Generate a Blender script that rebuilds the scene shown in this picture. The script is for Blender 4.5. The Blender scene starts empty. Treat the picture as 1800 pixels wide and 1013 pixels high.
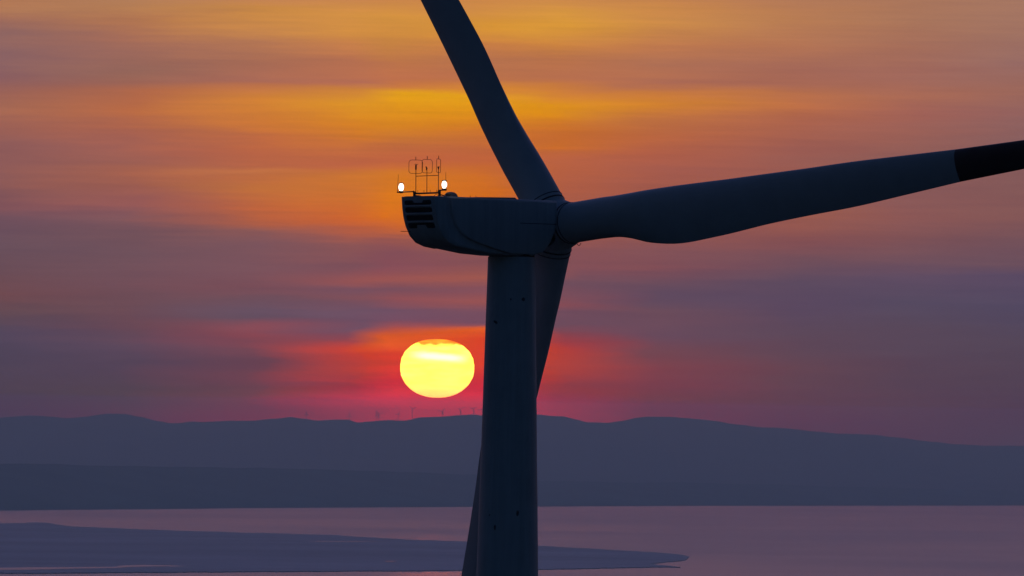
import bpy, bmesh, math, random
from mathutils import Vector, Matrix, noise as mnoise

random.seed(7)
R = math.radians
sc = bpy.context.scene
COL = sc.collection

# ------------------------------------------------------------------ camera
# metres; the camera stands on a hilltop 250 m above the sea, looking along +Y
FPX = 14110.0                       # focal length in pixels of an 1800 px wide frame
ROLL = R(0.77)
PITCH = math.atan((800 - 506.5) / FPX)
SEA = -250.0
cam_d = bpy.data.cameras.new('camera')
cam_d.sensor_width = 36.0
cam_d.lens = 36.0 * FPX / 1800.0
cam_d.clip_start = 1.0
cam_d.clip_end = 400000.0
cam = bpy.data.objects.new('camera', cam_d)
CAM_M = Matrix.Rotation(R(90) + PITCH, 4, 'X') @ Matrix.Rotation(ROLL, 4, 'Z')
cam.matrix_world = CAM_M
COL.objects.link(cam)
sc.camera = cam


def ray(px, py):
    """direction of a point of the 1800x1013 photograph, scaled to unit depth along +Y"""
    d = CAM_M.to_3x3() @ Vector(((px - 900.0) / FPX, (506.5 - py) / FPX, -1.0))
    return d / d.y


def at(px, py, depth):
    return ray(px, py) * depth


def on_sea(px, py):
    d = ray(px, py)
    return d * (SEA / d.z)


# ------------------------------------------------------------------ world
AZ_S, EL_S = (768 - 896) / 246.26, (800 - 648) / 246.26
EL_S = EL_S + AZ_S * math.sin(ROLL)
SUN_DIR = Vector((math.sin(R(AZ_S)) * math.cos(R(EL_S)), math.cos(R(AZ_S)) * math.cos(R(EL_S)), math.sin(R(EL_S))))

SKY_GAIN = 1.0
HAZE_DENSITY = 3.1e-5               # per metre, evening haze filling the bay
HAZE_COLOR = (0.45, 0.88, 1.0)
HAZE_TOP, HAZE_RISE = 72.0, 0.00545  # the lid of the haze climbs gently towards the far hills
HAZE_GLOW = (0.072, 0.056, 0.106)   # light the haze itself sends back, measured
DUSK = (0.026, 0.048, 0.090)         # strength of the Nishita dome, cooled for the blue hour

# colours of the cloud bands (sRGB) by height, for a few bearings across the western sky
SKY = {
 0: [(0,178,120,85),(15,172,118,88),(28,160,108,90),(60,145,103,98),(110,138,98,100),(140,138,94,96),(165,152,98,88),(190,165,105,85),(220,158,98,85),(260,143,92,90),(310,140,90,88),(340,130,85,88),(370,125,82,90),(385,112,80,92),(430,105,80,92),(480,105,76,86),(520,112,74,80),(555,98,74,84),(590,82,70,92),(640,78,66,86),(690,78,64,82),(730,76,60,82)],
 225: [(0,178,125,90),(20,185,128,85),(35,178,118,82),(60,165,108,88),(90,158,106,92),(130,150,103,90),(150,155,100,86),(166,178,105,74),(200,185,107,70),(235,168,98,80),(255,158,95,85),(285,155,95,85),(295,165,98,80),(330,160,95,80),(360,150,90,88),(380,128,86,92),(410,115,82,90),(450,112,82,92),(500,112,78,88),(540,108,76,86),(580,105,72,85),(605,92,72,92),(650,82,66,86),(700,82,66,80),(735,88,62,82)],
 450: [(0,195,130,85),(20,205,140,70),(45,200,135,75),(75,180,118,85),(110,168,108,85),(145,168,105,88),(155,190,115,75),(180,210,130,55),(220,205,120,55),(245,195,108,65),(265,185,100,70),(290,180,100,70),(297,195,115,70),(310,185,105,65),(330,192,112,60),(365,190,100,62),(390,170,92,70),(405,145,90,85),(430,125,85,92),(470,120,82,92),(510,122,78,88),(530,112,80,92),(545,102,80,98),(560,100,78,95),(575,135,76,88),(590,135,70,82),(610,115,70,85),(640,105,66,82),(670,110,66,82),(700,105,66,80),(735,110,60,80)],
 620: [(0,200,132,80),(25,212,145,70),(55,210,142,68),(75,200,128,75),(105,182,112,80),(140,185,112,82),(150,180,108,85),(160,205,130,60),(185,222,148,40),(220,215,130,38),(245,208,120,45),(262,195,108,62),(285,185,98,68),(310,205,118,50),(345,205,112,50),(385,205,100,48),(410,175,92,70),(430,140,85,85),(470,125,80,90),(490,145,82,85),(510,118,80,95),(525,130,80,88),(545,108,80,100),(583,112,78,98),(597,140,70,82),(610,190,62,60),(630,190,58,55),(655,180,58,60),(670,148,58,75),(680,162,50,58),(690,174,54,52),(735,138,50,70)],
 690: [(0,200,132,75),(30,212,146,65),(60,205,138,65),(90,190,122,70),(140,190,112,78),(155,200,120,65),(165,228,160,30),(185,225,150,30),(220,215,132,35),(262,190,105,62),(285,190,98,65),(305,210,120,42),(340,218,120,30),(380,215,110,35),(400,200,100,50),(420,150,85,80),(445,130,78,88),(470,135,78,88),(485,155,85,82),(505,118,78,92),(525,145,80,85),(545,112,80,100),(566,118,78,98),(579,165,78,76),(592,212,82,38),(606,225,85,15),(625,220,60,15),(650,215,55,15),(670,198,44,30),(688,208,54,20),(710,180,46,32),(740,152,50,62)],
 850: [(0,205,135,75),(20,205,138,70),(50,218,150,55),(80,200,125,70),(110,180,112,78),(145,190,115,75),(158,215,135,50),(168,228,160,30),(190,222,145,28),(215,215,130,35),(230,205,115,45),(262,190,102,60),(285,190,98,60),(310,205,110,40),(345,205,105,35),(400,195,100,50),(440,140,85,80),(465,132,80,85),(490,160,88,78),(510,130,80,92),(530,150,82,82),(550,118,78,95),(573,115,76,95),(583,230,90,30),(600,210,60,15),(640,215,60,15),(680,196,40,25),(690,203,50,20),(715,174,45,40),(740,152,50,60)],
 980: [(0,205,138,75),(25,215,150,65),(50,218,152,58),(80,205,132,65),(105,185,115,75),(140,185,112,80),(160,205,125,60),(180,222,145,30),(200,220,140,28),(215,205,118,42),(240,195,105,48),(260,200,108,45),(280,185,98,65),(310,180,95,65),(420,150,85,78),(440,135,82,85),(480,130,80,88),(500,112,78,92),(540,135,76,85),(555,112,76,92),(575,108,75,92),(592,135,66,78),(610,165,60,65),(630,175,60,60),(650,170,60,62),(680,140,60,72),(710,145,55,65),(735,140,60,75)],
 1150: [(0,200,132,80),(40,205,140,72),(80,190,120,78),(115,172,110,85),(132,180,112,82),(150,172,106,85),(165,205,125,60),(185,210,130,48),(205,190,112,62),(240,185,102,65),(270,178,95,70),(300,165,92,78),(330,158,88,75),(420,140,84,82),(450,130,82,88),(475,128,78,86),(500,105,76,92),(525,95,74,95),(550,108,76,90),(590,105,74,92),(620,115,70,82),(650,125,66,78),(680,120,62,78),(710,105,62,78),(735,105,62,80)],
 1400: [(0,180,122,88),(40,185,125,85),(80,178,115,85),(120,165,105,88),(150,165,103,85),(170,185,112,75),(190,190,112,72),(220,172,100,78),(260,155,92,82),(300,150,90,82),(370,155,92,78),(400,145,86,80),(430,130,80,84),(460,115,80,90),(500,92,74,95),(540,90,72,95),(580,92,72,90),(620,95,70,86),(655,100,68,82),(700,95,64,82),(750,88,60,84)],
 1600: [(0,170,118,92),(40,170,118,92),(80,165,110,90),(130,160,104,92),(170,170,106,85),(200,160,98,88),(230,155,96,86),(280,140,92,88),(340,135,88,88),(380,140,88,86),(420,125,82,86),(460,112,80,92),(490,95,76,98),(530,86,74,96),(570,88,72,90),(620,88,70,88),(670,86,66,84),(720,86,64,84),(770,82,62,86)],
 1800: [(0,165,118,98),(60,160,114,98),(110,150,106,100),(160,155,104,92),(200,145,98,95),(240,135,94,94),(320,130,88,88),(380,130,86,86),(430,112,80,90),(470,105,78,92),(490,90,74,98),(540,82,72,96),(600,84,70,88),(660,82,66,84),(720,80,62,84),(790,76,64,88)],
}
V0, V1 = -0.3, 3.5                  # elevation range of the ramps, degrees


def lin(c):
    c = c / 255.0
    return c / 12.92 if c <= 0.04045 else ((c + 0.055) / 1.055) ** 2.4


class G:
    """small helper to write node graphs"""
    def __init__(self, tree):
        self.t = tree
        self.n = tree.nodes
        self.l = tree.links

    def new(self, kind, **kw):
        nd = self.n.new(kind)
        for k, v in kw.items():
            setattr(nd, k, v)
        return nd

    def put(self, sock, val):
        if hasattr(val, 'is_output') or isinstance(val, bpy.types.NodeSocket):
            self.l.new(val, sock)
        else:
            sock.default_value = val

    def m(self, op, a, b=0.0, c=0.0, clamp=False):
        nd = self.new('ShaderNodeMath', operation=op, use_clamp=clamp)
        self.put(nd.inputs[0], a)
        self.put(nd.inputs[1], b)
        if len(nd.inputs) > 2:
            self.put(nd.inputs[2], c)
        return nd.outputs[0]

    def vec(self, x, y, z=0.0):
        nd = self.new('ShaderNodeCombineXYZ')
        for i, v in enumerate((x, y, z)):
            self.put(nd.inputs[i], v)
        return nd.outputs[0]

    def noise(self, v, scale=1.0, detail=5.0, rough=0.5):
        nd = self.new('ShaderNodeTexNoise')
        self.l.new(v, nd.inputs['Vector'])
        nd.inputs['Scale'].default_value = scale
        nd.inputs['Detail'].default_value = detail
        nd.inputs['Roughness'].default_value = rough
        return nd.outputs['Fac']

    def range(self, v, a, b, c=0.0, d=1.0, smooth=True):
        nd = self.new('ShaderNodeMapRange', interpolation_type='SMOOTHSTEP' if smooth else 'LINEAR')
        self.put(nd.inputs['Value'], v)
        for k, x in zip(('From Min', 'From Max', 'To Min', 'To Max'), (a, b, c, d)):
            nd.inputs[k].default_value = x
        return nd.outputs[0]

    def mix(self, f, a, b, blend='MIX'):
        nd = self.new('ShaderNodeMix', data_type='RGBA', blend_type=blend)
        nd.clamp_factor = True
        self.put(nd.inputs[0], f)
        self.put(nd.inputs[6], a)
        self.put(nd.inputs[7], b)
        return nd.outputs[2]

    def ramp(self, f, stops, interp='LINEAR'):
        nd = self.new('ShaderNodeValToRGB')
        self.put(nd.inputs[0], f)
        cr = nd.color_ramp
        cr.interpolation = interp
        stops = sorted(stops)
        while len(cr.elements) < len(stops):
            cr.elements.new(1.0)
        for i, (p, c) in enumerate(stops):
            cr.elements[i].position = p
        for i, (p, c) in enumerate(stops):
            cr.elements[i].color = (*c[:3], 1.0)
        return nd.outputs[0]


world = bpy.data.worlds.new('World')
sc.world = world
world.use_nodes = True
world.node_tree.nodes.clear()
g = G(world.node_tree)
tc = g.new('ShaderNodeTexCoord').outputs['Generated']
sep = g.new('ShaderNodeSeparateXYZ')
g.l.new(tc, sep.inputs[0])
DEG = 180.0 / math.pi
az = g.m('MULTIPLY', g.m('ARCTAN2', sep.outputs[0], sep.outputs[1]), DEG)
el = g.m('MULTIPLY', g.m('ARCSINE', sep.outputs[2]), DEG)
# the cloud layers lie a little aslant to the horizon
u = g.m('ADD', az, g.m('MULTIPLY', el, math.sin(ROLL)))
v = g.m('SUBTRACT', el, g.m('MULTIPLY', az, math.sin(ROLL)))
vt = g.m('ADD', v, g.m('MULTIPLY', u, 0.014))
n_big = g.noise(g.vec(g.m('MULTIPLY', u, 0.42), g.m('MULTIPLY', vt, 2.6), 3.1), 1.0, 5.0, 0.5)
n_mid = g.noise(g.vec(g.m('MULTIPLY', u, 0.8), g.m('MULTIPLY', vt, 8.5), 9.7), 1.0, 5.0, 0.55)
n_fine = g.noise(g.vec(g.m('MULTIPLY', u, 1.3), g.m('MULTIPLY', vt, 30.0), 5.3), 1.0, 4.0, 0.55)
warp = g.m('ADD', g.m('MULTIPLY', g.m('SUBTRACT', n_big, 0.5), 0.11), g.m('MULTIPLY', g.m('SUBTRACT', n_mid, 0.5), 0.10))
warp = g.m('ADD', warp, g.m('MULTIPLY', g.m('SUBTRACT', n_fine, 0.5), 0.035))
vw = g.m('ADD', v, warp)
uw = g.m('ADD', u, g.m('MULTIPLY', g.m('SUBTRACT', n_mid, 0.5), 0.7))
fac = g.range(vw, V0, V1, 0.0, 1.0, smooth=False)
cols = sorted(SKY)
prev = None
for i, x in enumerate(cols):
    stops = []
    for (y, r_, g_, b_) in SKY[x]:
        ang = (800.0 - y) / 246.26
        if y > 568 and r_ > 165 and b_ < 63:            # the fire round the sun
            r_, g_ = min(250, r_ * 1.02), g_ * 1.08
        cc = (lin(r_), lin(g_), lin(b_))
        stops.append(((ang - V0) / (V1 - V0), cc))
    c = g.ramp(fac, stops)
    if prev is None:
        prev = c
    else:
        a0, a1 = (cols[i - 1] - 896) / 246.26, (x - 896) / 246.26
        prev = g.mix(g.range(uw, a0, a1, smooth=False), prev, c)
sunset = prev
# the sky stands beyond the haze: take out what the haze adds and dims on the way
rise = g.m('MAXIMUM', g.m('SUBTRACT', g.m('TANGENT', g.m('MULTIPLY', el, math.pi / 180)), HAZE_RISE), HAZE_TOP / 68000.0)
dist = g.m('DIVIDE', HAZE_TOP, rise)
Ts = [g.m('EXPONENT', g.m('MULTIPLY', dist, -HAZE_DENSITY * k_)) for k_ in HAZE_COLOR]
sp = g.new('ShaderNodeSeparateColor')
g.l.new(sunset, sp.inputs[0])
clear = []
for ch, T, s_ in zip(sp.outputs, Ts, HAZE_GLOW):
    c_ = g.m('SUBTRACT', ch, g.m('MULTIPLY', g.m('SUBTRACT', 1.0, T), s_))
    clear.append(g.m('MAXIMUM', g.m('DIVIDE', c_, T), g.m('MULTIPLY', ch, 0.08)))
sunset = g.vec(*clear)
# thin streaks of brighter and darker cloud
amp = g.m('ADD', 0.84, g.m('MULTIPLY', g.m('ADD', g.m('SUBTRACT', n_fine, 0.5), 0.4), 0.21))
n_line = g.noise(g.vec(g.m('MULTIPLY', u, 1.1), g.m('MULTIPLY', vt, 75.0), 2.7), 1.0, 3.0, 0.5)
amp = g.m('ADD', amp, g.m('MULTIPLY', n_mid, 0.14))
amp = g.m('ADD', amp, g.m('MULTIPLY', g.m('SUBTRACT', n_line, 0.5), 0.07))
sunset = g.mix(1.0, sunset, g.vec(amp, amp, g.m('ADD', 0.5, g.m('MULTIPLY', amp, 0.5))), 'MULTIPLY')
# above the bands the glow dies away into the dusk
up = g.ramp(g.range(el, 3.4, 40.0, 0.0, 1.0, smooth=False),
            [(0.0, (0.46, 0.20, 0.08)), (0.12, (0.32, 0.185, 0.15)), (0.4, (0.34, 0.35, 0.76)), (1.0, (0.08, 0.14, 0.40))])
sunset = g.mix(g.range(el, 3.2, 5.5), sunset, up)
sun_dot = g.new('ShaderNodeVectorMath', operation='DOT_PRODUCT')
g.l.new(tc, sun_dot.inputs[0])
sun_dot.inputs[1].default_value = SUN_DIR
off = g.m('MULTIPLY', g.m('ARCCOSINE', sun_dot.outputs['Value']), DEG)
near_sun = g.range(off, 15.0, 80.0, 1.0, 0.0)
sky = g.new('ShaderNodeTexSky', sky_type='NISHITA')
sky.sun_disc = False
sky.sun_elevation = R(EL_S)
sky.sun_rotation = R(AZ_S)
sky.altitude = 250
sky.air_density = 1.0
sky.dust_density = 1.5
sky.ozone_density = 2.0
dome = g.mix(1.0, sky.outputs[0], DUSK + (1.0,), 'MULTIPLY')
total = g.mix(near_sun, dome, sunset)
bg = g.new('ShaderNodeBackground')
g.l.new(total, bg.inputs['Color'])
bg.inputs['Strength'].default_value = SKY_GAIN
out = g.new('ShaderNodeOutputWorld')
g.l.new(bg.outputs[0], out.inputs['Surface'])
world.cycles.sampling_method = 'MANUAL'
world.cycles.sample_map_resolution = 2048

# ------------------------------------------------------------------ sun lamp, exposure
sl = bpy.data.lights.new('sunlight', 'SUN')
sl.energy = 0.03
sl.angle = R(0.53)
sl.color = (1.0, 0.38, 0.12)
so = bpy.data.objects.new('sunlight', sl)
so.rotation_euler = SUN_DIR.to_track_quat('Z', 'Y').to_euler()
COL.objects.link(so)
sc.view_settings.view_transform = 'Standard'
sc.view_settings.look = 'None'
sc.view_settings.exposure = 0.0
sc.view_settings.gamma = 1.0
sc.cycles.use_denoising = True
sc.cycles.use_adaptive_sampling = False
sc.cycles.max_bounces = 6
sc.cycles.volume_bounces = 0
sc.cycles.use_fast_gi = False


# ------------------------------------------------------------------ helpers
class MB:
    """collects shapes and links them as one mesh object"""
    def __init__(self):
        self.v, self.f = [], []

    def add(self, verts, faces):
        o = len(self.v)
        self.v += [Vector(p) for p in verts]
        self.f += [[i + o for i in f] for f in faces]

    def box(self, c, s, rot=None):
        c = Vector(c)
        pts = []
        for x in (-.5, .5):
            for y in (-.5, .5):
                for z in (-.5, .5):
                    p = Vector((x * s[0], y * s[1], z * s[2]))
                    if rot:
                        p = rot @ p
                    pts.append(c + p)
        self.add(pts, [(0, 1, 3, 2), (4, 6, 7, 5), (0, 4, 5, 1), (2, 3, 7, 6), (0, 2, 6, 4), (1, 5, 7, 3)])

    def tube(self, path, rad, n=8, closed=False, caps=True):
        path = [Vector(p) for p in path]
        k = len(path)
        rads = rad if isinstance(rad, (list, tuple)) else [rad] * k
        ref = None
        rings = []
        for i, p in enumerate(path):
            a = path[(i - 1) % k] if (closed or i) else p
            b = path[(i + 1) % k] if (closed or i < k - 1) else p
            t = (b - a).normalized()
            if ref is None:
                ref = Vector((0, 0, 1)) if abs(t.z) < .9 else Vector((1, 0, 0))
            s = t.cross(ref).normalized()
            ref = s.cross(t).normalized()
            rings.append([p + (s * math.cos(2 * math.pi * j / n) + ref * math.sin(2 * math.pi * j / n)) * rads[i] for j in range(n)])
        self.rings(rings, closed, caps)

    def rings(self, rings, closed=False, caps=True):
        n = len(rings[0])
        k = len(rings)
        vs = [p for r_ in rings for p in r_]
        fs = []
        for i in range(k if closed else k - 1):
            a, b = i * n, ((i + 1) % k) * n
            for j in range(n):
                fs.append((a + j, a + (j + 1) % n, b + (j + 1) % n, b + j))
        if caps and not closed:
            fs.append(tuple(reversed(range(n))))
            fs.append(tuple((k - 1) * n + j for j in range(n)))
        self.add(vs, fs)

    def lathe(self, prof, axis=(0, 0, 1), origin=(0, 0, 0), n=32, caps=True):
        ax = Vector(axis).normalized()
        ref = Vector((0, 0, 1)) if abs(ax.z) < .9 else Vector((1, 0, 0))
        s = ax.cross(ref).normalized()
        w = ax.cross(s)
        o = Vector(origin)
        self.rings([[o + ax * h + (s * math.cos(2 * math.pi * j / n) + w * math.sin(2 * math.pi * j / n)) * max(r_, 1e-4) for j in range(n)] for r_, h in prof], caps=caps)

    def build(self, name, mat, parent=None, sharp=35.0, bevel=0.0, bevel_seg=2):
        me = bpy.data.meshes.new(name)
        bm = bmesh.new()
        vs = [bm.verts.new(p) for p in self.v]
        for f in self.f:
            try:
                bm.faces.new([vs[i] for i in f])
            except ValueError:
                pass
        bmesh.ops.recalc_face_normals(bm, faces=bm.faces)
        if bevel:
            es = [e for e in bm.edges if len(e.link_faces) == 2 and e.calc_face_angle(0) > R(50)]
            bmesh.ops.bevel(bm, geom=es, offset=bevel, segments=bevel_seg, profile=0.5, affect='EDGES', clamp_overlap=True)
        for f in bm.faces:
            f.smooth = True
        for e in bm.edges:
            if len(e.link_faces) == 2 and e.calc_face_angle(0) > R(sharp):
                e.smooth = False
        bm.to_mesh(me)
        bm.free()
        me.materials.append(mat)
        ob = bpy.data.objects.new(name, me)
        COL.objects.link(ob)
        if parent:
            ob.parent = parent
        return ob


def tag(o, label=None, cat=None, group=None, kind=None):
    if label:
        o['label'] = label
    if cat:
        o['category'] = cat
    if group:
        o['group'] = group
    if kind:
        o['kind'] = kind
    return o


def empty(name, loc=(0, 0, 0), parent=None, rz=0.0):
    o = bpy.data.objects.new(name, None)
    o.location = loc
    o.rotation_euler = (0, 0, rz)
    o.empty_display_size = 1.0
    COL.objects.link(o)
    if parent:
        o.parent = parent
    return o


def material(name):
    m = bpy.data.materials.new(name)
    m.use_nodes = True
    m.node_tree.nodes.clear()
    gg = G(m.node_tree)
    p = gg.new('ShaderNodeBsdfPrincipled')
    o = gg.new('ShaderNodeOutputMaterial')
    gg.l.new(p.outputs[0], o.inputs['Surface'])
    return m, gg, p, o


def paint(name, col, rough, var=0.08, scale=0.6, spec=0.5, streak=True):
    """weathered coating: faint blotches and run-off streaks"""
    m, gg, p, o = material(name)
    t = gg.new('ShaderNodeTexCoord').outputs['Object']
    n1 = gg.noise(t, scale, 6, 0.6)
    f = n1
    if streak:
        mp = gg.new('ShaderNodeMapping')
        gg.l.new(t, mp.inputs[0])
        mp.inputs['Scale'].default_value = (3.0, 3.0, 0.12)
        f = gg.m('MULTIPLY_ADD', gg.noise(mp.outputs[0], 1.0, 4, 0.6), 0.6, gg.m('MULTIPLY', n1, 0.4))
    lo = tuple(c * (1 - var * 2) for c in col)
    hi = tuple(min(1, c * (1 + var)) for c in col)
    gg.l.new(gg.ramp(f, [(0.3, lo), (0.62, hi)]), p.inputs['Base Color'])
    gg.l.new(gg.range(n1, 0.3, 0.7, rough - .06, rough + .08), p.inputs['Roughness'])
    p.inputs['Specular IOR Level'].default_value = spec
    return m


def flat(name, col, rough, metal=0.0):
    return paint(name, col, rough, 0.1, 3.0, 0.4, False)


M_white = paint('turbine_paint', (0.60, 0.62, 0.64), 0.6, spec=0.06)
M_blade = paint('blade_gelcoat', (0.60, 0.62, 0.64), 0.6, var=0.03, spec=0.06, streak=False)
M_red = paint('red_band_paint', (0.045, 0.007, 0.014), 0.5, streak=False)
M_dark = flat('dark_void', (0.006, 0.006, 0.007), 0.8)
M_rubber = flat('black_seal', (0.015, 0.015, 0.017), 0.7)
M_steel = flat('dark_steel', (0.045, 0.043, 0.045), 0.55)
M_wire = flat('guard_wire', (0.10, 0.06, 0.05), 0.5)
M_stain = flat('oil_stain', (0.10, 0.10, 0.11), 0.7)

M_lamp, lg, lp, lo_ = material('lamp_glass')
em = lg.new('ShaderNodeEmission')
em.inputs['Color'].default_value = (1.0, 0.97, 0.9, 1)
em.inputs['Strength'].default_value = 2.4
lg.l.new(em.outputs[0], lo_.inputs['Surface'])

# ------------------------------------------------------------------ sun
def make_sun():
    D = 130000.0
    c = Vector((SUN_DIR.x, SUN_DIR.y, SUN_DIR.z)) * (D / SUN_DIR.y)
    a = 65.0 / FPX * D
    b = 51.5 / FPX * D
    mb = MB()
    rings = []
    nz, nu = 72, 96
    for i in range(nz + 1):
        ph = -math.pi / 2 + math.pi * i / nz
        z = math.sin(ph)
        # refraction in the layered air makes the rim slightly stepped, the top flatter
        k = 1 + 0.014 * mnoise.noise(Vector((z * 13, 2.2, 0.3)))
        nn = 2.28 if z > 0 else 2.06
        rr = max((1 - abs(z) ** nn) ** (1 / nn), 1e-3) * k
        zz = z
        rings.append([Vector((math.cos(2 * math.pi * j / nu) * rr * a, math.sin(2 * math.pi * j / nu) * rr * a, zz * b)) for j in range(nu)])
    mb.rings(rings)
    m = bpy.data.materials.new('sun_disc')
    m.use_nodes = True
    m.node_tree.nodes.clear()
    q = G(m.node_tree)
    t = q.new('ShaderNodeTexCoord').outputs['Object']
    s = q.new('ShaderNodeSeparateXYZ')
    q.l.new(t, s.inputs[0])
    x = q.m('DIVIDE', s.outputs[0], a)
    z = q.m('DIVIDE', s.outputs[2], b)
    n1 = q.noise(q.vec(q.m('MULTIPLY', x, 1.6), q.m('MULTIPLY', z, 7.0), 1.0), 1.0, 5, 0.55)
    n2 = q.noise(q.vec(q.m('MULTIPLY', x, 4.0), q.m('MULTIPLY', z, 4.0), 8.0), 1.0, 5, 0.6)
    base = q.mix(q.range(n1, 0.35, 0.7), (0.60, 0.47, 0.045, 1), (0.64, 0.52, 0.08, 1))
    base = q.mix(q.range(z, -1.0, -0.4, 0.6, 0.0), base, (0.66, 0.52, 0.13, 1))
    # the clear gap between two cloud sheets
    zc = q.m('MULTIPLY_ADD', x, -0.085, 0.40)
    d = q.m('ABSOLUTE', q.m('SUBTRACT', z, q.m('ADD', zc, q.m('MULTIPLY', q.m('SUBTRACT', n1, 0.5), 0.05))))
    st = q.m('MULTIPLY', q.range(d, 0.0, 0.20, 1.0, 0.0), q.range(q.m('ABSOLUTE', q.m('SUBTRACT', x, 0.05)), 0.30, 0.90, 1.0, 0.0))
    base = q.mix(st, base, (0.8, 0.7, 0.30, 1))
    # veil of cloud over the upper limb
    edge = q.m('ADD', z, q.m('ADD', q.m('MULTIPLY', q.m('SUBTRACT', n2, 0.5), 0.5), q.m('MULTIPLY', x, 0.06)))
    base = q.mix(q.range(edge, 0.74, 0.92), base, q.mix(q.range(n1, 0.3, 0.7), (0.10, 0.045, 0.0, 1), (0.30, 0.13, 0.005, 1)))
    e = q.new('ShaderNodeEmission')
    q.l.new(base, e.inputs['Color'])
    e.inputs['Strength'].default_value = 2.0
    # the glowing gas does not stop the sunlight coming from behind it
    tr = q.new('ShaderNodeBsdfTransparent')
    ad = q.new('ShaderNodeAddShader')
    q.l.new(e.outputs[0], ad.inputs[0])
    q.l.new(tr.outputs[0], ad.inputs[1])
    o = q.new('ShaderNodeOutputMaterial')
    q.l.new(ad.outputs[0], o.inputs['Surface'])
    ob = mb.build('sun', m)
    ob.location = c - Vector((1.5 / FPX * D, 0, 0))
    tag(ob, 'flattened yellow setting sun with a white streak, low above the far hills', 'sun')
    return ob


make_sun()

# ------------------------------------------------------------------ terrain and water
def interp(pts, x):
    if x <= pts[0][0]:
        return pts[0][1]
    for (x0, y0), (x1, y1) in zip(pts, pts[1:]):
        if x <= x1:
            t = (x - x0) / (x1 - x0)
            t = t * t * (3 - 2 * t) * 0.5 + t * 0.5
            return y0 + (y1 - y0) * t
    return pts[-1][1]


def fbm(x, y, o=5):
    s, a, f = 0.0, 1.0, 1.0
    for _ in range(o):
        s += a * mnoise.noise(Vector((x * f, y * f, 4.7)))
        a *= .5
        f *= 2.1
    return s


def land_material(name, c0, c1, scale):
    m, gg, p, o = material(name)
    t = gg.new('ShaderNodeNewGeometry').outputs['Position']
    n1 = gg.noise(t, scale, 8, 0.6)
    gg.l.new(gg.ramp(n1, [(0.35, c0), (0.65, c1)]), p.inputs['Base Color'])
    p.inputs['Roughness'].default_value = 0.95
    p.inputs['Specular IOR Level'].default_value = 0.1
    return m


M_hill = land_material('scrub_hillside', (0.030, 0.036, 0.022), (0.075, 0.070, 0.045), 0.0011)
M_head = land_material('coastal_woodland', (0.06, 0.12, 0.09), (0.11, 0.18, 0.135), 0.0016)
M_flat = land_material('salt_flat', (0.48, 0.51, 0.53), (0.70, 0.73, 0.76), 0.0012)
pf = next(n for n in M_flat.node_tree.nodes if n.type == 'BSDF_PRINCIPLED')
pf.inputs['Roughness'].default_value = 0.8      # damp ground
pf.inputs['Specular IOR Level'].default_value = 0.5
M_scrub = land_material('hilltop_scrub', (0.018, 0.024, 0.011), (0.045, 0.042, 0.026), 0.02)


def land(name, mat, crest, shore_d, crest_d, back_d, px0, px1, step, rough, shape=1.0, gully=0.25):
    """ridge of real depth: rises from the shore to its crest and falls away behind"""
    mb = MB()
    xs = []
    x = px0
    while x <= px1:
        xs.append(x)
        x += step if -60 < x < 1860 else step * 12
    rows = [-0.05, 0.0, 0.03, 0.08, 0.15, 0.25, 0.36, 0.48, 0.6, 0.72, 0.83, 0.92, 1.0, 1.1, 1.25, 1.45, 1.7, 2.0]
    rings = []
    for x in xs:
        d0, d1, d2 = shore_d(x), crest_d(x), back_d(x)
        y = crest(x)
        hz = ray(x, 800.0)
        tx = hz.x
        ztop = ray(x, y).z * d1 - SEA
        ztop += rough * fbm(x * 0.012, 1.0, 7)
        col = []
        for t in rows:
            d = d0 + (d1 - d0) * t if t <= 1 else d1 + (d2 - d1) * (t - 1)
            if t < 0:
                h = -8.0
            elif t <= 1:
                h = ztop * (t ** shape)
                h *= 1 - gully * t * (1 - t) * 4 * (0.5 + 0.5 * fbm(x * 0.01, d * 0.0004, 5))
            else:
                h = ztop * (1 - (t - 1) ** 1.3)
                h = min(h, ztop - 1.0)
                if t >= 2:
                    h = -8.0
            col.append(Vector((tx * d, d, SEA + max(h, -8.0))))
        rings.append(col)
    n = len(rows)
    vs = [p for c in rings for p in c]
    fs = []
    for i in range(len(rings) - 1):
        for j in range(n - 1):
            fs.append((i * n + j, (i + 1) * n + j, (i + 1) * n + j + 1, i * n + j + 1))
    mb.add(vs, fs)
    ob = mb.build(name, mat, sharp=180)
    tag(ob, kind='structure')
    return ob


HILL = [(-4000, 790), (-2500, 760), (-1200, 742), (-500, 730), (-200, 736), (0, 734), (60, 731), (115, 735), (150, 731), (185, 726.5), (215, 727), (245, 733), (280, 741), (305, 745), (340, 742), (365, 743),
        (410, 740), (450, 741), (480, 737), (510, 733.5), (535, 736), (555, 739), (590, 738), (612, 738), (626, 743), (650, 741.5), (685, 739), (712, 740), (740, 735), (765, 733),
        (785, 732), (800, 730), (825, 729.5), (850, 731), (880, 731), (915, 729), (945, 728), (985, 731), (1010, 737), (1035, 742.5), (1065, 743), (1090, 740), (1115, 734), (1135, 732.5),
        (1170, 734), (1200, 736.5), (1260, 741), (1300, 746), (1340, 752), (1380, 754), (1430, 758), (1480, 762), (1530, 765), (1580, 770), (1640, 777), (1700, 782), (1760, 785), (1800, 784), (1900, 783), (2200, 778), (2800, 788), (4200, 780), (6000, 794)]
HILL_D = 60000.0
hill_crest = lambda x: interp(HILL, x)
land('hills', M_hill, hill_crest, lambda x: 52500.0, lambda x: HILL_D, lambda x: 67000.0, -4000, 6000, 4, 9.0, 0.8, 0.35)

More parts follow.
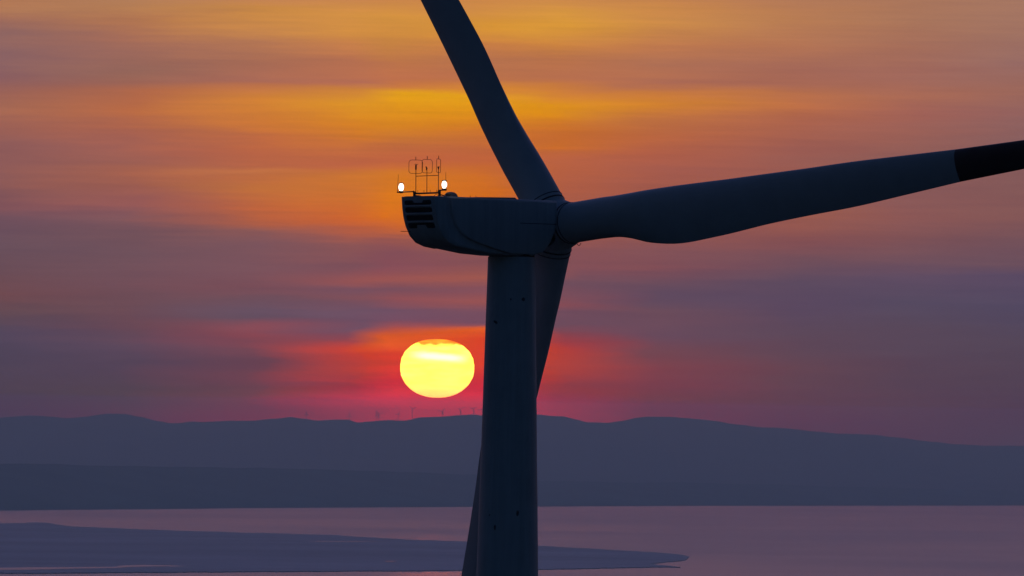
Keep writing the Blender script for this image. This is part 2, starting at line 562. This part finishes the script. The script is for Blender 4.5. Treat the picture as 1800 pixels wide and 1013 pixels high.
SHORE = [(-2500, 925), (-900, 908), (0, 898), (120, 896.5), (250, 895.5), (450, 893.5), (700, 892), (900, 891), (1200, 889.5), (1800, 889), (2600, 888), (4300, 886)]
HEAD = [(-2500, 800), (-900, 808), (-300, 812), (0, 815.5), (100, 816), (200, 818.5), (300, 821), (420, 823), (540, 824.5), (640, 828), (760, 832), (840, 835), (950, 845), (1100, 848), (1300, 850.5), (1500, 856), (1700, 861), (1800, 863), (2100, 868), (2700, 876), (4300, 882)]


def shore_d(x):
    return on_sea(x, interp(SHORE, x)).y


land('headland', M_head, lambda x: interp(HEAD, x), shore_d, lambda x: shore_d(x) + 2600.0, lambda x: shore_d(x) + 5000.0, -2500, 4300, 4, 4.0, 0.75, 0.2)

# the sea
def make_sea():
    mb = MB()
    s = 66000.0
    mb.add([(-s, -6000, SEA), (s, -6000, SEA), (s, 68000, SEA), (-s, 68000, SEA)], [(0, 1, 2, 3)])
    m, gg, p, o = material('calm_sea')
    t = gg.new('ShaderNodeNewGeometry').outputs['Position']
    s3 = gg.new('ShaderNodeSeparateXYZ')
    gg.l.new(t, s3.inputs[0])
    # slicks and cat's-paws, hundreds of metres across
    sl_ = gg.noise(gg.vec(gg.m('MULTIPLY', s3.outputs[0], 0.00042), gg.m('MULTIPLY', s3.outputs[1], 0.00030), 0.0), 1.0, 6, 0.6)
    sl2 = gg.noise(gg.vec(gg.m('MULTIPLY', s3.outputs[0], 0.0012), gg.m('MULTIPLY', s3.outputs[1], 0.00055), 7.0), 1.0, 4, 0.6)
    f = gg.m('ADD', gg.m('MULTIPLY', sl_, 0.65), gg.m('MULTIPLY', sl2, 0.35))
    p.inputs['Base Color'].default_value = (0.012, 0.022, 0.035, 1)
    gg.l.new(gg.range(f, 0.35, 0.65, 0.29, 0.36), p.inputs['Roughness'])
    p.inputs['IOR'].default_value = 1.333
    ob = mb.build('sea', m)
    tag(ob, kind='structure')
    return m


M_sea = make_sea()

# low salt-flat peninsula lying in the bay
PEN = [(-700, 915), (-300, 918), (-120, 921), (0, 921.5), (40, 921), (60, 919.5), (85, 920), (105, 924), (130, 926.5), (180, 928.5), (240, 931.5), (310, 934), (400, 936.5), (470, 939), (540, 940.5), (590, 942),
       (625, 945), (660, 946.5), (720, 950), (780, 952), (850, 954), (945, 961), (1000, 964), (1060, 967), (1110, 970), (1150, 972.5), (1180, 974.5), (1200, 977), (1211, 980), (1206, 985), (1190, 987.5), (1165, 990), (1140, 993),
       (1165, 995.5), (1196, 998.3), (1150, 998.2), (1100, 999), (1065, 1000), (1000, 1001.5), (940, 1002.2), (860, 1003), (780, 1004), (650, 1005), (500, 1006), (330, 1007), (200, 1008), (120, 1008.5), (0, 1009), (-150, 1012), (-420, 1016), (-700, 1018)]


def sheet(name, pts, z, mat, jitter=0.0, skirt=0.0, kind='structure'):
    bm = bmesh.new()
    dense = []
    for i, (a, b) in enumerate(zip(pts, pts[1:] + pts[:1])):
        n = max(1, int(abs(b[0] - a[0]) / 2.5))
        for k in range(n):
            t = k / n
            dense.append((a[0] + (b[0] - a[0]) * t, a[1] + (b[1] - a[1]) * t))
    world_pts = []
    for (px, py) in dense:
        q = on_sea(px, py + jitter * (fbm(px * 0.02, py * 0.3, 5) * .6 + fbm(px * 0.11, py * 0.5, 4) * .5))
        world_pts.append(Vector((q.x, q.y, SEA + z)))
    vs = [bm.verts.new(p) for p in world_pts]
    es = [bm.edges.new((vs[i], vs[(i + 1) % len(vs)])) for i in range(len(vs))]
    if skirt:
        lo = [bm.verts.new(p - Vector((0, 0, skirt))) for p in world_pts]
        for i in range(len(vs)):
            j = (i + 1) % len(vs)
            bm.faces.new((vs[i], vs[j], lo[j], lo[i]))
    bmesh.ops.triangle_fill(bm, edges=es, use_beauty=True)
    bmesh.ops.recalc_face_normals(bm, faces=bm.faces)
    me = bpy.data.meshes.new(name)
    bm.to_mesh(me)
    bm.free()
    me.materials.append(mat)
    ob = bpy.data.objects.new(name, me)
    COL.objects.link(ob)
    tag(ob, kind=kind)
    return ob


sheet('peninsula', PEN, 2.0, M_flat, 0.8, 4.0)
sheet('lagoon', [(540, 952.6), (600, 952.9), (690, 953.9), (620, 954.0), (560, 953.6)], 2.3, M_sea, 0.1)
sheet('lagoon', [(-60, 1000.5), (60, 999.3), (140, 998.8), (205, 998.2), (210, 996.2), (250, 994.9), (300, 996), (330, 997.4), (270, 997.8), (225, 998.9), (205, 1000.6), (135, 1001.6), (60, 1003.5), (-60, 1005)], 2.3, M_sea, 0.2)
sheet('lagoon', [(676, 988.2), (700, 988.0), (692, 989.0), (678, 989.2)], 2.3, M_sea, 0.1)

# the hill the camera and the turbine stand on, below the frame
def make_ground():
    mb = MB()
    radii = [0, 8, 20, 45, 80, 120, 180, 260, 360, 450, 520, 620, 760, 950, 1200, 1550, 2000, 2600, 3200]
    n = 72
    rings = []
    for r_ in radii:
        ring = []
        for j in range(n):
            a = 2 * math.pi * j / n
            x, y = r_ * math.cos(a), r_ * math.sin(a)
            if r_ <= 620:
                z = -1.8 - 0.131 * r_
            else:
                t = (r_ - 620) / (3200 - 620)
                z = -83 + (SEA - 6 + 83) * (1 - (1 - t) ** 1.8)
            z += 0.02 * r_ * fbm(x * 0.004, y * 0.004, 4) * (0.15 if 440 < r_ < 530 else 1) * (1 - r_ / 3200)
            ring.append(Vector((x, y, min(z, -1.7))))
        rings.append(ring)
    mb.rings(rings, caps=False)
    ob = mb.build('ground', M_scrub, sharp=180)
    tag(ob, kind='structure')


make_ground()

# ------------------------------------------------------------------ the large wind turbine
YAW = R(40)
D_T = 493.0
P0 = at(900.0, 403.0, D_T)          # nacelle centre over the tower axis
HUB_H = 80.0
TZ = 1.0                            # nacelle local z of P0's origin
base = Vector((P0.x, P0.y, P0.z - HUB_H))
turbine = empty('wind_turbine', base, rz=YAW)
tag(turbine, 'large dark wind turbine in front, with two lit white lamps, right of the sun', 'wind turbine')


def loc(x, y, z):
    """nacelle coordinates (x towards the rotor, y left, z up) to turbine coordinates"""
    return Vector((x, y, z + HUB_H))


# tower
mb = MB()
prof = []
for k in range(41):
    h = 78.28 * k / 40
    below = 78.28 - h
    r_ = 1.455 + 0.0226 * below if below < 30 else 1.455 + 0.0226 * 30 + 0.011 * (below - 30)
    prof.append((r_, h))
mb.lathe(prof, n=72)
tower = mb.build('tower', M_white, turbine)
mb = MB()
mb.lathe([(1.30, 78.2), (1.40, 78.22), (1.40, 78.50), (1.30, 78.52)], n=64)
mb.build('yaw_ring', M_rubber, turbine)
mb = MB()
for hz in (22.0, 48.0):
    mb = MB()
    rr = interp([(p[1], p[0]) for p in prof], hz)
    mb.lathe([(rr, hz - .09), (rr + .05, hz - .08), (rr + .05, hz + .08), (rr, hz + .09)], n=72, caps=False)
    mb.build('flange', M_white, tower)
mb = MB()
mb.box((2.56 * math.cos(-2.2), 2.56 * math.sin(-2.2), 1.6), (0.12, 0.9, 2.1), Matrix.Rotation(-2.2, 3, 'Z'))
mb.build('door', M_steel, tower, bevel=.03)

# dirt and oil marks that the photo shows on the tower
yawm = Matrix.Rotation(-YAW, 3, 'Z')


def on_tower(px, py):
    """the point of the tower's camera side seen at a pixel, in turbine coordinates"""
    d = ray(px, py)
    p = d * D_T
    h = p.z - base.z
    rr = interp([(q[1], q[0]) for q in prof], h)
    dx = p.x - base.x
    dy = -math.sqrt(max(rr * rr - dx * dx, 0.01))
    w = Vector((dx, dy, 0))
    return yawm @ Vector((dx, dy, h)), (yawm @ w).normalized()


def spot(px, py, w, h, parent, tilt=0.0):
    p, nrm = on_tower(px, py)
    side = Vector((0, 0, 1)).cross(nrm).normalized()
    upv = nrm.cross(side)
    mb = MB()
    n = 14
    pts, rim = [], []
    for j in range(n):
        a = 2 * math.pi * j / n
        k = 1 + 0.35 * mnoise.noise(Vector((math.cos(a) * 2, math.sin(a) * 2, px)))
        q = side * (math.cos(a) * w * k) + upv * (math.sin(a) * h * k + math.cos(a) * w * tilt)
        pts.append(p + nrm * 0.035 + q * 0.8)
        rim.append(p - nrm * 0.02 + q)
    mb.rings([rim, pts])
    return mb.build('oil_stain', M_stain, parent)


for a in ((871, 567, .16, .10, -.5), (910, 902, .09, .20, 0.2), (870, 927, .07, .19, 0), (920, 527, .12, .13, 0), (898, 527, .05, .07, 0), (861, 905, .05, .05, 0)):
    spot(*a[:4], tower, a[4])

# nacelle: side profile extruded across its width
PROF = [(-7.50, 1.80), (-7.44, 1.1), (-7.34, 0.55), (-7.16, 0.0), (-6.82, -0.60), (-6.35, -1.0), (-5.7, -1.22), (-4.5, -1.38), (-3.1, -1.57), (-1.4, -1.66), (0.5, -1.66),
        (1.25, -1.45), (1.85, -0.85), (2.25, -0.05), (2.38, 0.9), (2.38, 1.80)]


def profile_rings(pts, ys, insets):
    cx, cz = -2.5, 0.3
    rings = []
    for y, k in zip(ys, insets):
        ring = []
        m = len(pts)
        for i, (x, z) in enumerate(pts):
            a, b = Vector(pts[i - 1]), Vector(pts[(i + 1) % m])
            t = (b - a).normalized()
            nrm = Vector((t.y, -t.x))
            if nrm.dot(Vector((x - cx, z - cz))) < 0:
                nrm = -nrm
            q = Vector((x, z)) - nrm * k
            ring.append(loc(q.x, y, q.y))
        rings.append(ring)
    return rings


W = 1.40
mb = MB()
mb.rings(profile_rings(PROF, [-W, -W + .03, -W + .12, W - .12, W - .03, W], [.12, .04, 0, 0, .04, .12]))
nacelle = mb.build('nacelle', M_white, turbine, sharp=50)

# rear cowl: the cover round the tail, proud of the hull on both sides
COWL = [(-7.50, 1.78), (-7.44, 1.1), (-7.34, 0.55), (-7.16, 0.0), (-6.82, -0.60), (-6.35, -1.0), (-5.7, -1.22), (-4.9, -1.33),
        (-5.5, -1.04), (-6.0, -0.66), (-6.38, -0.05), (-6.6, 0.75), (-6.68, 1.78)]
MAINP = [(-6.22, 1.72), (-6.08, 0.75), (-5.76, 0.05), (-5.25, -0.44), (-4.6, -0.77), (-3.9, -0.98), (-2.9, -1.24), (-1.4, -1.56), (0.5, -1.58),
         (1.2, -1.40), (1.78, -0.82), (2.17, -0.05), (2.29, 0.9), (2.29, 1.70)]
for nm, poly in (('rear_cowl', COWL), ('side_panel', MAINP)):
    for s in (-1, 1):
        mb = MB()
        y0, y1 = (W - .05) * s, (W + .21) * s
        ring = lambda y, k: profile_rings_poly(poly, y, k)
        def profile_rings_poly(pts, y, k):
            c = Vector((sum(p[0] for p in pts) / len(pts), sum(p[1] for p in pts) / len(pts)))
            return [loc(p[0] + (c.x - p[0]) * k, y, p[1] + (c.y - p[1]) * k) for p in pts]
        mb.rings([ring(y0, 0), ring(y1 - .07 * s, 0), ring(y1 - .02 * s, .012), ring(y1, .04)])
        mb.build(nm, M_white, nacelle, sharp=60)

# seam along the side panel and hatch strips on the roof
for s in (-1, 1):
    mb = MB()
    mb.box(loc(0.75, (W + .212) * s, .33), (2.9, .012, .035))
    mb.build('seam', M_rubber, nacelle)
mb = MB()
mb.add([loc(-3.9, -1.2, 1.79), loc(-0.6, -1.2, 1.79), loc(-0.6, .9, 1.79), loc(-3.9, .9, 1.79),
        loc(-3.7, -1.1, 1.84), loc(-0.7, -1.1, 1.90), loc(-0.7, .8, 1.90), loc(-3.7, .8, 1.84)],
       [(0, 3, 2, 1), (4, 5, 6, 7), (0, 1, 5, 4), (1, 2, 6, 5), (2, 3, 7, 6), (3, 0, 4, 7)])
mb.build('roof_hatch', M_steel, nacelle, bevel=.02)

# louvres in the tail: dark slots between ribs
def rear_x(z):
    pts = sorted([(p[1], p[0]) for p in PROF[:6]])
    return interp(pts, z)


def slot(z0, z1, notch, y0=-1.24, y1=1.26):
    """a dark opening, following the slanted tail; notch cuts a raised lip in its middle"""
    mb = MB()
    ys = [y0, y0 + .1, -.5, -.38, .42, .55, y1 - .1, y1]
    fr, bk = [], []
    top, bot = [], []
    for i, y in enumerate(ys):
        t, b = z1, z0
        if i in (0, 7):
            t, b = z1 - .05, z0 + .05
        if notch == 'top' and 3 <= i <= 4:
            t = z1 - .16
        if notch == 'bottom' and 3 <= i <= 4:
            b = z0 + .2
        top.append((y, t))
        bot.append((y, b))
    outline = top + bot[::-1]
    outer = [loc(rear_x(z) - .03, y, z) for y, z in outline]
    inner = [loc(rear_x(z) + .25, y, z) for y, z in outline]
    mb.rings([outer, inner])
    return mb.build('louvre', M_dark, nacelle, sharp=20)


slot(1.27, 1.55, 'top')
slot(0.80, 1.10, None)
slot(0.31, 0.64, None)
slot(-0.14, 0.17, 'bottom')
for z in (1.185, 0.72, 0.24):
    mb = MB()
    mb.tube([loc(rear_x(z) - .03, -1.28, z), loc(rear_x(z) - .06, 0, z + .015), loc(rear_x(z) - .03, 1.3, z)], .055, 8)
    mb.build('louvre_rib', M_white, nacelle)
# thin rod sticking out of the tail
mb = MB()
mb.tube([loc(-6.95, 1.35, -.32), loc(-7.25, 1.62, -.32), loc(-7.42, 1.72, -.32)], .02, 6)
mb.build('rod', M_steel, nacelle)

# rounded fan cowl on the roof behind the mast
mb = MB()
rings = []
for k, (x, hw, hh) in enumerate([(-5.78, .24, .22), (-5.75, .30, .30), (-5.55, .31, .33), (-5.36, .30, .31), (-5.24, .28, .25), (-5.17, .24, .15), (-5.15, .18, .03)]):
    ring = []
    for j in range(17):
        a = math.pi * j / 16
        ring.append(loc(x, -.75 + math.cos(a) * hw, 1.78 + (math.sin(a) ** .6) * hh))
    rings.append(ring)
mb.rings(rings)
cowl = mb.build('fan_cowl', flat('cowl_paint', (0.22, 0.24, 0.28), 0.6), nacelle, sharp=50)
for z in (1.86, 1.95):
    mb = MB()
    mb.box(loc(-5.76, -.75, z), (.10, .56, .035))
    mb.build('slat', M_dark, cowl)
# small lugs and a cable loop on the roof
for x in (-4.4, -3.95):
    mb = MB()
    mb.tube([loc(x, -1.25, 1.78), loc(x, -1.25, 1.9)], .018, 6)
    mb.build('lug', M_steel, nacelle)
for x0, y0, dx, hh in ((-7.0, -.9, .05, .12), (-6.9, .4, -.05, .09)):
    mb = MB()
    mb.tube([loc(x0 + dx * i, y0, 1.79 + hh * math.sin(math.pi * i / 8)) for i in range(9)], .015, 6)
    mb.build('cable_loop', M_rubber, nacelle)

# instrument mast: a frame across the tail with sensors in lightning-guard loops and two lamps.
# its bar runs along a line over the tail; pixel columns fix where things stand on it
MX = -6.55
def mast_y(px):
    """lateral position on the bar (x = MX) for a column of the photograph"""
    return -((px - 900) / 28.62 - MX * math.cos(YAW)) / math.sin(YAW)


ZP = lambda py: (351.6 - py) / 28.62 + 1.80          # height above the roof line
def mp(px, py):
    return loc(MX, mast_y(px), ZP(py))


mb = MB()
mb.tube([mp(729.5, 345.8), mp(772.5, 345.4)], .055, 10)
mb.tube([mp(726.5, 342.0), mp(731, 346)], .06, 8)
mb.tube([mp(698, 342.8), mp(727, 342.2)], .035, 8)
mb.tube([mp(771, 342), mp(772.5, 346)], .06, 8)
mb.tube([mp(772, 341.2), mp(785, 340.8)], .04, 8)
for px in (728.5, 773):
    mb.tube([mp(px, 342), mp(px, 352)], .085, 10)
    mb.tube([mp(px, 348.5), loc(MX + .7, mast_y(px), 1.80)], .04, 8)
mast = mb.build('instrument_mast', M_steel, turbine)


def guard(px, py, wpx, hpx, rc, ax):
    """rounded-rectangle lightning guard loop standing on the mast; ax: unit vector of its width"""
    c = mp(px, py)
    hw, hh = wpx, hpx
    pts = []
    for (sx, sz, a0) in ((1, 1, 0), (-1, 1, 90), (-1, -1, 180), (1, -1, 270)):
        for k in range(7):
            a = R(a0 + 15 * k)
            pts.append(c + Vector(ax) * (sx * (hw - rc) + rc * math.cos(a)) + Vector((0, 0, 1)) * (sz * (hh - rc) + rc * math.sin(a)))
    mb = MB()
    mb.tube(pts, .015, 6, closed=True)
    mb.tube([c + Vector((0, 0, hh)), c + Vector((0, 0, hh + .2))], .02, 6)
    return mb.build('guard_loop', M_wire, mast)


# widths run mostly across the view for the first, slantwise for the others
rt = Vector((math.cos(YAW), -math.sin(YAW), 0))      # image right, in turbine coordinates
dp = Vector((math.sin(YAW), math.cos(YAW), 0))       # away from the camera
ax1 = rt
ax2 = (rt * .78 + dp * .62)
ax3 = (rt * .28 + dp * .96)
guard(730.3, 298.8, .415, .41, .17, ax1)
guard(750.6, 298.5, .40, .41, .17, ax2)
guard(770.7, 298.3, .42, .41, .115, ax3)
for px, py, r1, tip in ((730.7, 296.8, .034, 8), (750.2, 301.5, .026, 3), (770.5, 300.5, .03, 2)):
    mb = MB()
    mb.tube([mp(px + .5, 345.6), mp(px, py)], [.023, r1 * .7], 8)
    mb.build('pole', M_steel, mast)
mb = MB()                                            # wind vane and cup sensors at the pole heads
mb.tube([mp(730.7, 304), mp(730.7, 296.4)], .05, 8)
mb.tube([mp(730.7, 296.4), mp(730.5, 293.5)], .018, 6)
for dx in (-2.4, 2.0, 3.6):
    mb.tube([mp(730.7, 296.5), mp(730.7 + dx, 294.3)], .012, 5)
mb.build('anemometer', M_steel, mast)
mb = MB()
mb.tube([mp(750.2, 303), mp(748.4, 299)], [.05, .03], 8)
mb.tube([mp(749.8, 303.8), mp(749.2, 305)], .04, 8)
mb.build('wind_vane', M_steel, mast)
mb = MB()
mb.tube([mp(769, 300.6), mp(772, 300.2)], .03, 8)
mb.tube([mp(770.5, 304), mp(770.5, 301)], .045, 8)
mb.build('anemometer', M_steel, mast)
mb = MB()
mb.tube([mp(731, 315.4), mp(770.5, 315.0)], .022, 6)
mb.build('crossbar', M_wire, mast)
for px in (734.5, 745.5, 756.5, 768):
    mb = MB()
    mb.tube([mp(px, 345.5), mp(px, 340.2)], .014, 6)
    mb.build('bird_spike', M_steel, mast)
for path, rr in (([mp(698.3, 342.6), mp(698.5, 339), mp(699.7, 311.5)], [.03, .018, .01]), ([mp(784.2, 341), mp(783.5, 310)], [.018, .01])):
    mb = MB()
    mb.tube(path, rr, 6)
    mb.build('lightning_rod', M_wire, mast)

for px, py in ((705.0, 333.6), (781.3, 331.2)):
    c = mp(px, py)
    lamp_o = MB()
    lamp_o.lathe([(.09, -.38), (.13, -.36), (.15, -.31), (.15, -.27), (.11, -.24)], origin=c, n=24)
    lo2 = lamp_o.build('warning_lamp', M_steel, turbine)
    gl = MB()
    gl.lathe([(.07, -.245), (.115, -.19), (.15, -.10), (.16, -.01), (.15, .08), (.115, .165), (.08, .215)], origin=c, n=28)
    gl.build('lens', M_lamp, lo2)
    cp = MB()
    cp.lathe([(.12, .21), (.165, .215), (.165, .24), (.08, .27)], origin=c, n=24)
    cp.build('lamp_cap', M_steel, lo2)

# rotor ---------------------------------------------------------------
TILT, CONE = R(7.0), R(0.0)
A = Vector((math.cos(TILT), 0, math.sin(TILT)))
U = Vector((-math.sin(TILT), 0, math.cos(TILT)))
RT = Vector((0, -1, 0))
HUBC = loc(3.52, 0, 0.32)
mb = MB()
mb.lathe([(1.30, -.95), (1.52, -.90), (1.62, -.5), (1.66, 0.0), (1.60, .5), (1.40, 1.05), (1.05, 1.5), (.6, 1.78), (.2, 1.88), (.01, 1.9)], A, HUBC, 48)
hub = mb.build('hub', M_white, turbine)
mb = MB()
mb.lathe([(1.2, -1.25), (1.25, -.9)], A, HUBC, 48)
mb.build('rotor_bearing', M_rubber, turbine)

SECT = [  # radius, chord, relative thickness, twist deg, 0 = circle .. 1 = aerofoil, pitch-axis fraction
    (1.75, 2.50, 1.0, 14, 0.0, .50), (2.3, 2.50, 1.0, 14, 0.0, .50), (3.4, 2.50, .99, 14, 0.03, .50), (4.6, 2.53, .90, 14, 0.15, .495),
    (5.8, 2.58, .78, 13.5, 0.35, .475), (7.0, 2.82, .64, 13, 0.6, .44), (8.2, 3.18, .53, 12, 0.8, .397), (9.4, 3.40, .45, 11, 0.92, .37), (10.6, 3.54, .40, 10, 1, .353),
    (11.8, 3.56, .36, 9, 1, .344), (13.4, 3.46, .33, 8, 1, .341), (15.6, 3.29, .30, 7, 1, .34), (18.6, 3.02, .27, 5.5, 1, .35), (22, 2.82, .25, 4, 1, .35), (25.8, 2.67, .23, 3, 1, .35),
    (30, 2.30, .21, 2, 1, .35), (34.1, 1.92, .20, 1.2, 1, .35), (34.16, 1.916, .20, 1.2, 1, .35), (40.0, 1.62, .19, .6, 1, .35), (42.5, 1.38, .18, .3, 1, .35), (45, 1.28, .18, 0, 1, .34), (47.5, .98, .17, 0, 1, .33), (49, .66, .17, 0, 1, .32), (49.8, .28, .17, 0, 1, .3)]


def section(r_, c, th, tw, k, ax, n=40):
    pts = []
    for j in range(n):
        a = 2 * math.pi * j / n
        # aerofoil in chord fraction s (0 at the leading edge)
        s = 0.5 - 0.5 * math.cos(a)
        t = 5 * th * (0.2969 * math.sqrt(s) - 0.126 * s - 0.3516 * s * s + 0.2843 * s ** 3 - 0.1030 * s ** 4)
        camber = 0.035 * 4 * s * (1 - s)
        sgn = 1 if a <= math.pi else -1
        fx, fy = (ax - s) * c, (camber + sgn * t) * c
        cx, cy = 0.5 * c * math.cos(a), 0.5 * c * math.sin(a)
        cx -= (0.5 - ax) * c
        x, y = fx * k + cx * (1 - k), fy * k + cy * (1 - k)
        w = R(-tw)
        x, y = x * math.cos(w) - y * math.sin(w), x * math.sin(w) + y * math.cos(w)
        # pre-bend: the tip curves upwind
        pts.append(Vector((x, y - 1.4 * (r_ / 50.0) ** 2.2, r_)))
    return pts


STRETCH = 1.055


def smooth_sections(sect):
    """cubic (Catmull-Rom) stations between the measured ones, so the outline has no kinks"""
    outs = []
    for i in range(len(sect) - 1):
        p1, p2 = sect[i], sect[i + 1]
        p0, p3 = sect[max(i - 1, 0)], sect[min(i + 2, len(sect) - 1)]
        outs.append(p1)
        d = p2[0] - p1[0]
        if d < 0.5 or p1[0] > 31 or p1[0] < 2:
            continue
        n = max(2, int(d / 0.4))
        for k in range(1, n):
            t = k / n
            row = [p1[0] + d * t]
            for q in range(1, 6):
                m1 = (p2[q] - p0[q]) / max(p2[0] - p0[0], 1e-3) * d
                m2 = (p3[q] - p1[q]) / max(p3[0] - p1[0], 1e-3) * d
                h = (2 * t ** 3 - 3 * t ** 2 + 1) * p1[q] + (t ** 3 - 2 * t ** 2 + t) * m1 + (3 * t ** 2 - 2 * t ** 3) * p2[q] + (t ** 3 - t ** 2) * m2
                row.append(min(h, 1.0) if q == 4 else h)
            row[4] = max(row[4], 0.0)
            outs.append(tuple(row))
    outs.append(sect[-1])
    return outs


SECT = smooth_sections(SECT)
blade_rings = [section(s[0] if s[0] < 3 else s[0] * STRETCH, *s[1:]) for s in SECT]
split = next(i for i, q in enumerate(SECT) if abs(q[0] - 34.1) < 1e-6)     # red marking starts here
red_end = next(i for i, q in enumerate(SECT) if abs(q[0] - 42.5) < 1e-6)


def blade_meshes():
    a, b = MB(), MB()
    i_red1 = red_end
    a.rings(blade_rings[:split + 1])
    a.rings(blade_rings[i_red1:])
    b.rings(blade_rings[split:i_red1 + 1])
    return a, b


THETA = [-35.2, 84.8, 204.8]
proto = None
for th in THETA:
    t = R(th)
    B = U * math.cos(t) + RT * math.sin(t)
    Z = (B * math.cos(CONE) + A * math.sin(CONE)).normalized()
    X = (U * math.sin(t) - RT * math.cos(t)).normalized()
    Y = Z.cross(X).normalized()
    M4 = Matrix(((X.x, Y.x, Z.x, HUBC.x), (X.y, Y.y, Z.y, HUBC.y), (X.z, Y.z, Z.z, HUBC.z), (0, 0, 0, 1)))
    if proto is None:
        a, b = blade_meshes()
        bl = a.build('blade', M_blade, turbine, sharp=70)
        rb = b.build('red_band', M_red, bl, sharp=70)
        c = MB()
        c.lathe([(1.20, 1.34), (1.29, 1.35), (1.29, 1.43), (1.22, 1.44)], n=48)
        c.lathe([(1.24, 1.66), (1.28, 1.665), (1.28, 1.71), (1.24, 1.72)], n=48)
        col_ = c.build('root_seal', M_rubber, bl)
        c = MB()
        c.lathe([(1.26, .8), (1.26, 1.78)], n=48)
        col2 = c.build('root_collar', M_white, bl)
        proto = (bl, rb, col_, col2)
        kids = proto
    else:
        kids = []
        for i, o in enumerate(proto):
            n_ = o.copy()
            COL.objects.link(n_)
            kids.append(n_)
            n_.parent = turbine if i == 0 else kids[0]
    kids[0].matrix_local = M4

# mark on the lower blade, small wire at the hub as in the photo
mb = MB()
mb.tube([HUBC + U * -1.15 + RT * 1.28 + A * (.5 + .0 * i) + Vector((0, 0, -.16 * math.sin(math.pi * i / 8))) + RT * (.05 * i) for i in range(9)], .02, 6)
mb.build('cable', M_steel, turbine)

# ------------------------------------------------------------------ far turbines along the hill crest
FAR = [  # hub px, hub py, foot py, first blade angle, blade px, distance, label
    (538.5, 728.0, 735.8, 5, 6.0, 59500, 'tiny faint wind turbine farthest left along the hill crest'),
    (614.0, 730.8, 737.5, 0, 7.0, 59500, 'tiny wind turbine, second from the left, on the knoll before the dip in the crest'),
    (662.6, 729.0, 741.0, -20, 7.0, 60000, 'fainter of two overlapping tiny wind turbines, just left of its darker neighbour'),
    (666.3, 727.2, 740.5, -46, 8.6, 59400, 'darker of two overlapping tiny wind turbines at the left on the crest'),
    (700.0, 728.4, 739.5, 28, 6.4, 59800, 'tiny faint wind turbine between the overlapping pair and the tall one below the sun'),
    (725.3, 719.0, 738.0, -50, 8.8, 59300, 'tallest of the tiny wind turbines, under the left edge of the sun'),
    (777.3, 723.3, 733.0, -76, 8.6, 59500, 'tiny wind turbine on the crest directly below the middle of the sun'),
    (809.4, 720.2, 730.0, -68, 9.0, 59500, 'tiny wind turbine below the right edge of the sun, second from the big tower'),
    (832.4, 719.3, 731.2, -70, 9.0, 59500, 'tiny wind turbine standing whole beside the big tower, nearest to it'),
    (850.8, 718.0, 731.5, 250, 12.0, 59000, 'wind turbine hidden behind the big tower but for one blade pointing left'),
]
M_far = flat('far_turbine_paint', (0.16, 0.16, 0.17), 0.6)
tm = MB()
tm.lathe([(.034, -0.15), (.020, .985)], n=10)
far_tower = None


def far_parts():
    t_ = tm.build('tower', M_far)
    n_ = MB()
    n_.box((0, 0.03, 1.0), (.055, .17, .06))
    n_.lathe([(.03, -.02), (.034, .02), (.01, .05)], axis=(0, -1, 0), origin=(0, -.06, 1.0), n=10)
    n_ = n_.build('nacelle', M_far, bevel=.008)
    b_ = MB()
    b_.rings([[Vector((w * .5 * math.cos(2 * math.pi * j / 8) - o_, d_ * math.sin(2 * math.pi * j / 8), z)) for j in range(8)]
              for z, w, d_, o_ in ((.02, .05, .02, 0), (.10, .055, .02, 0), (.25, .095, .014, .015), (.6, .06, .009, .01), (.95, .03, .005, .004), (1.0, .012, .003, 0))])
    b_ = b_.build('blade', M_far)
    return t_, n_, b_


fp = far_parts()
first = True
for (hx, hy, fy, ang, bpx, dist, lab) in FAR:
    top = at(hx, hy, dist)
    foot = at(hx, fy, dist)
    h = top.z - foot.z
    root = empty('distant_wind_turbine', (top.x, top.y, foot.z))
    tag(root, lab, 'wind turbine', 'wind turbines along the far hill crest')
    parts = fp if first else tuple(o.copy() for o in fp)
    if not first:
        for o in parts:
            COL.objects.link(o)
    L = bpx / FPX * dist
    girth = 56.0
    parts[0].parent = root
    parts[0].scale = (girth, girth, h)
    parts[1].parent = root
    parts[1].scale = (girth, girth, girth)
    parts[1].location = (0, 0, h - girth)
    bl = [parts[2]]
    for k in range(2):
        o = fp[2].copy()
        COL.objects.link(o)
        bl.append(o)
    for k, o in enumerate(bl):
        o.parent = root
        o.rotation_euler = (0, R(ang + 120 * k), 0)
        o.location = (0, -.07 * girth, h)
        o.scale = (girth, girth, L)
    first = False

# ------------------------------------------------------------------ evening haze over the bay
mb = MB()
mb.add([(x, y, z) for x in (-67000, 67000) for y in (-8000, 68500) for z in (SEA - 9, HAZE_TOP + HAZE_RISE * y)],
       [(0, 1, 3, 2), (4, 6, 7, 5), (0, 4, 5, 1), (2, 3, 7, 6), (0, 2, 6, 4), (1, 5, 7, 3)])
hm = bpy.data.materials.new('evening_haze')
hm.use_nodes = True
hm.node_tree.nodes.clear()
h = G(hm.node_tree)
pv = h.new('ShaderNodeVolumePrincipled')
pv.inputs['Color'].default_value = HAZE_COLOR + (1.0,)
pv.inputs['Absorption Color'].default_value = (1, 1, 1, 1)
pv.inputs['Density'].default_value = HAZE_DENSITY
pv.inputs['Anisotropy'].default_value = 0.45
ho = h.new('ShaderNodeOutputMaterial')
h.l.new(pv.outputs[0], ho.inputs['Volume'])
hz = mb.build('haze', hm)
tag(hz, kind='stuff')
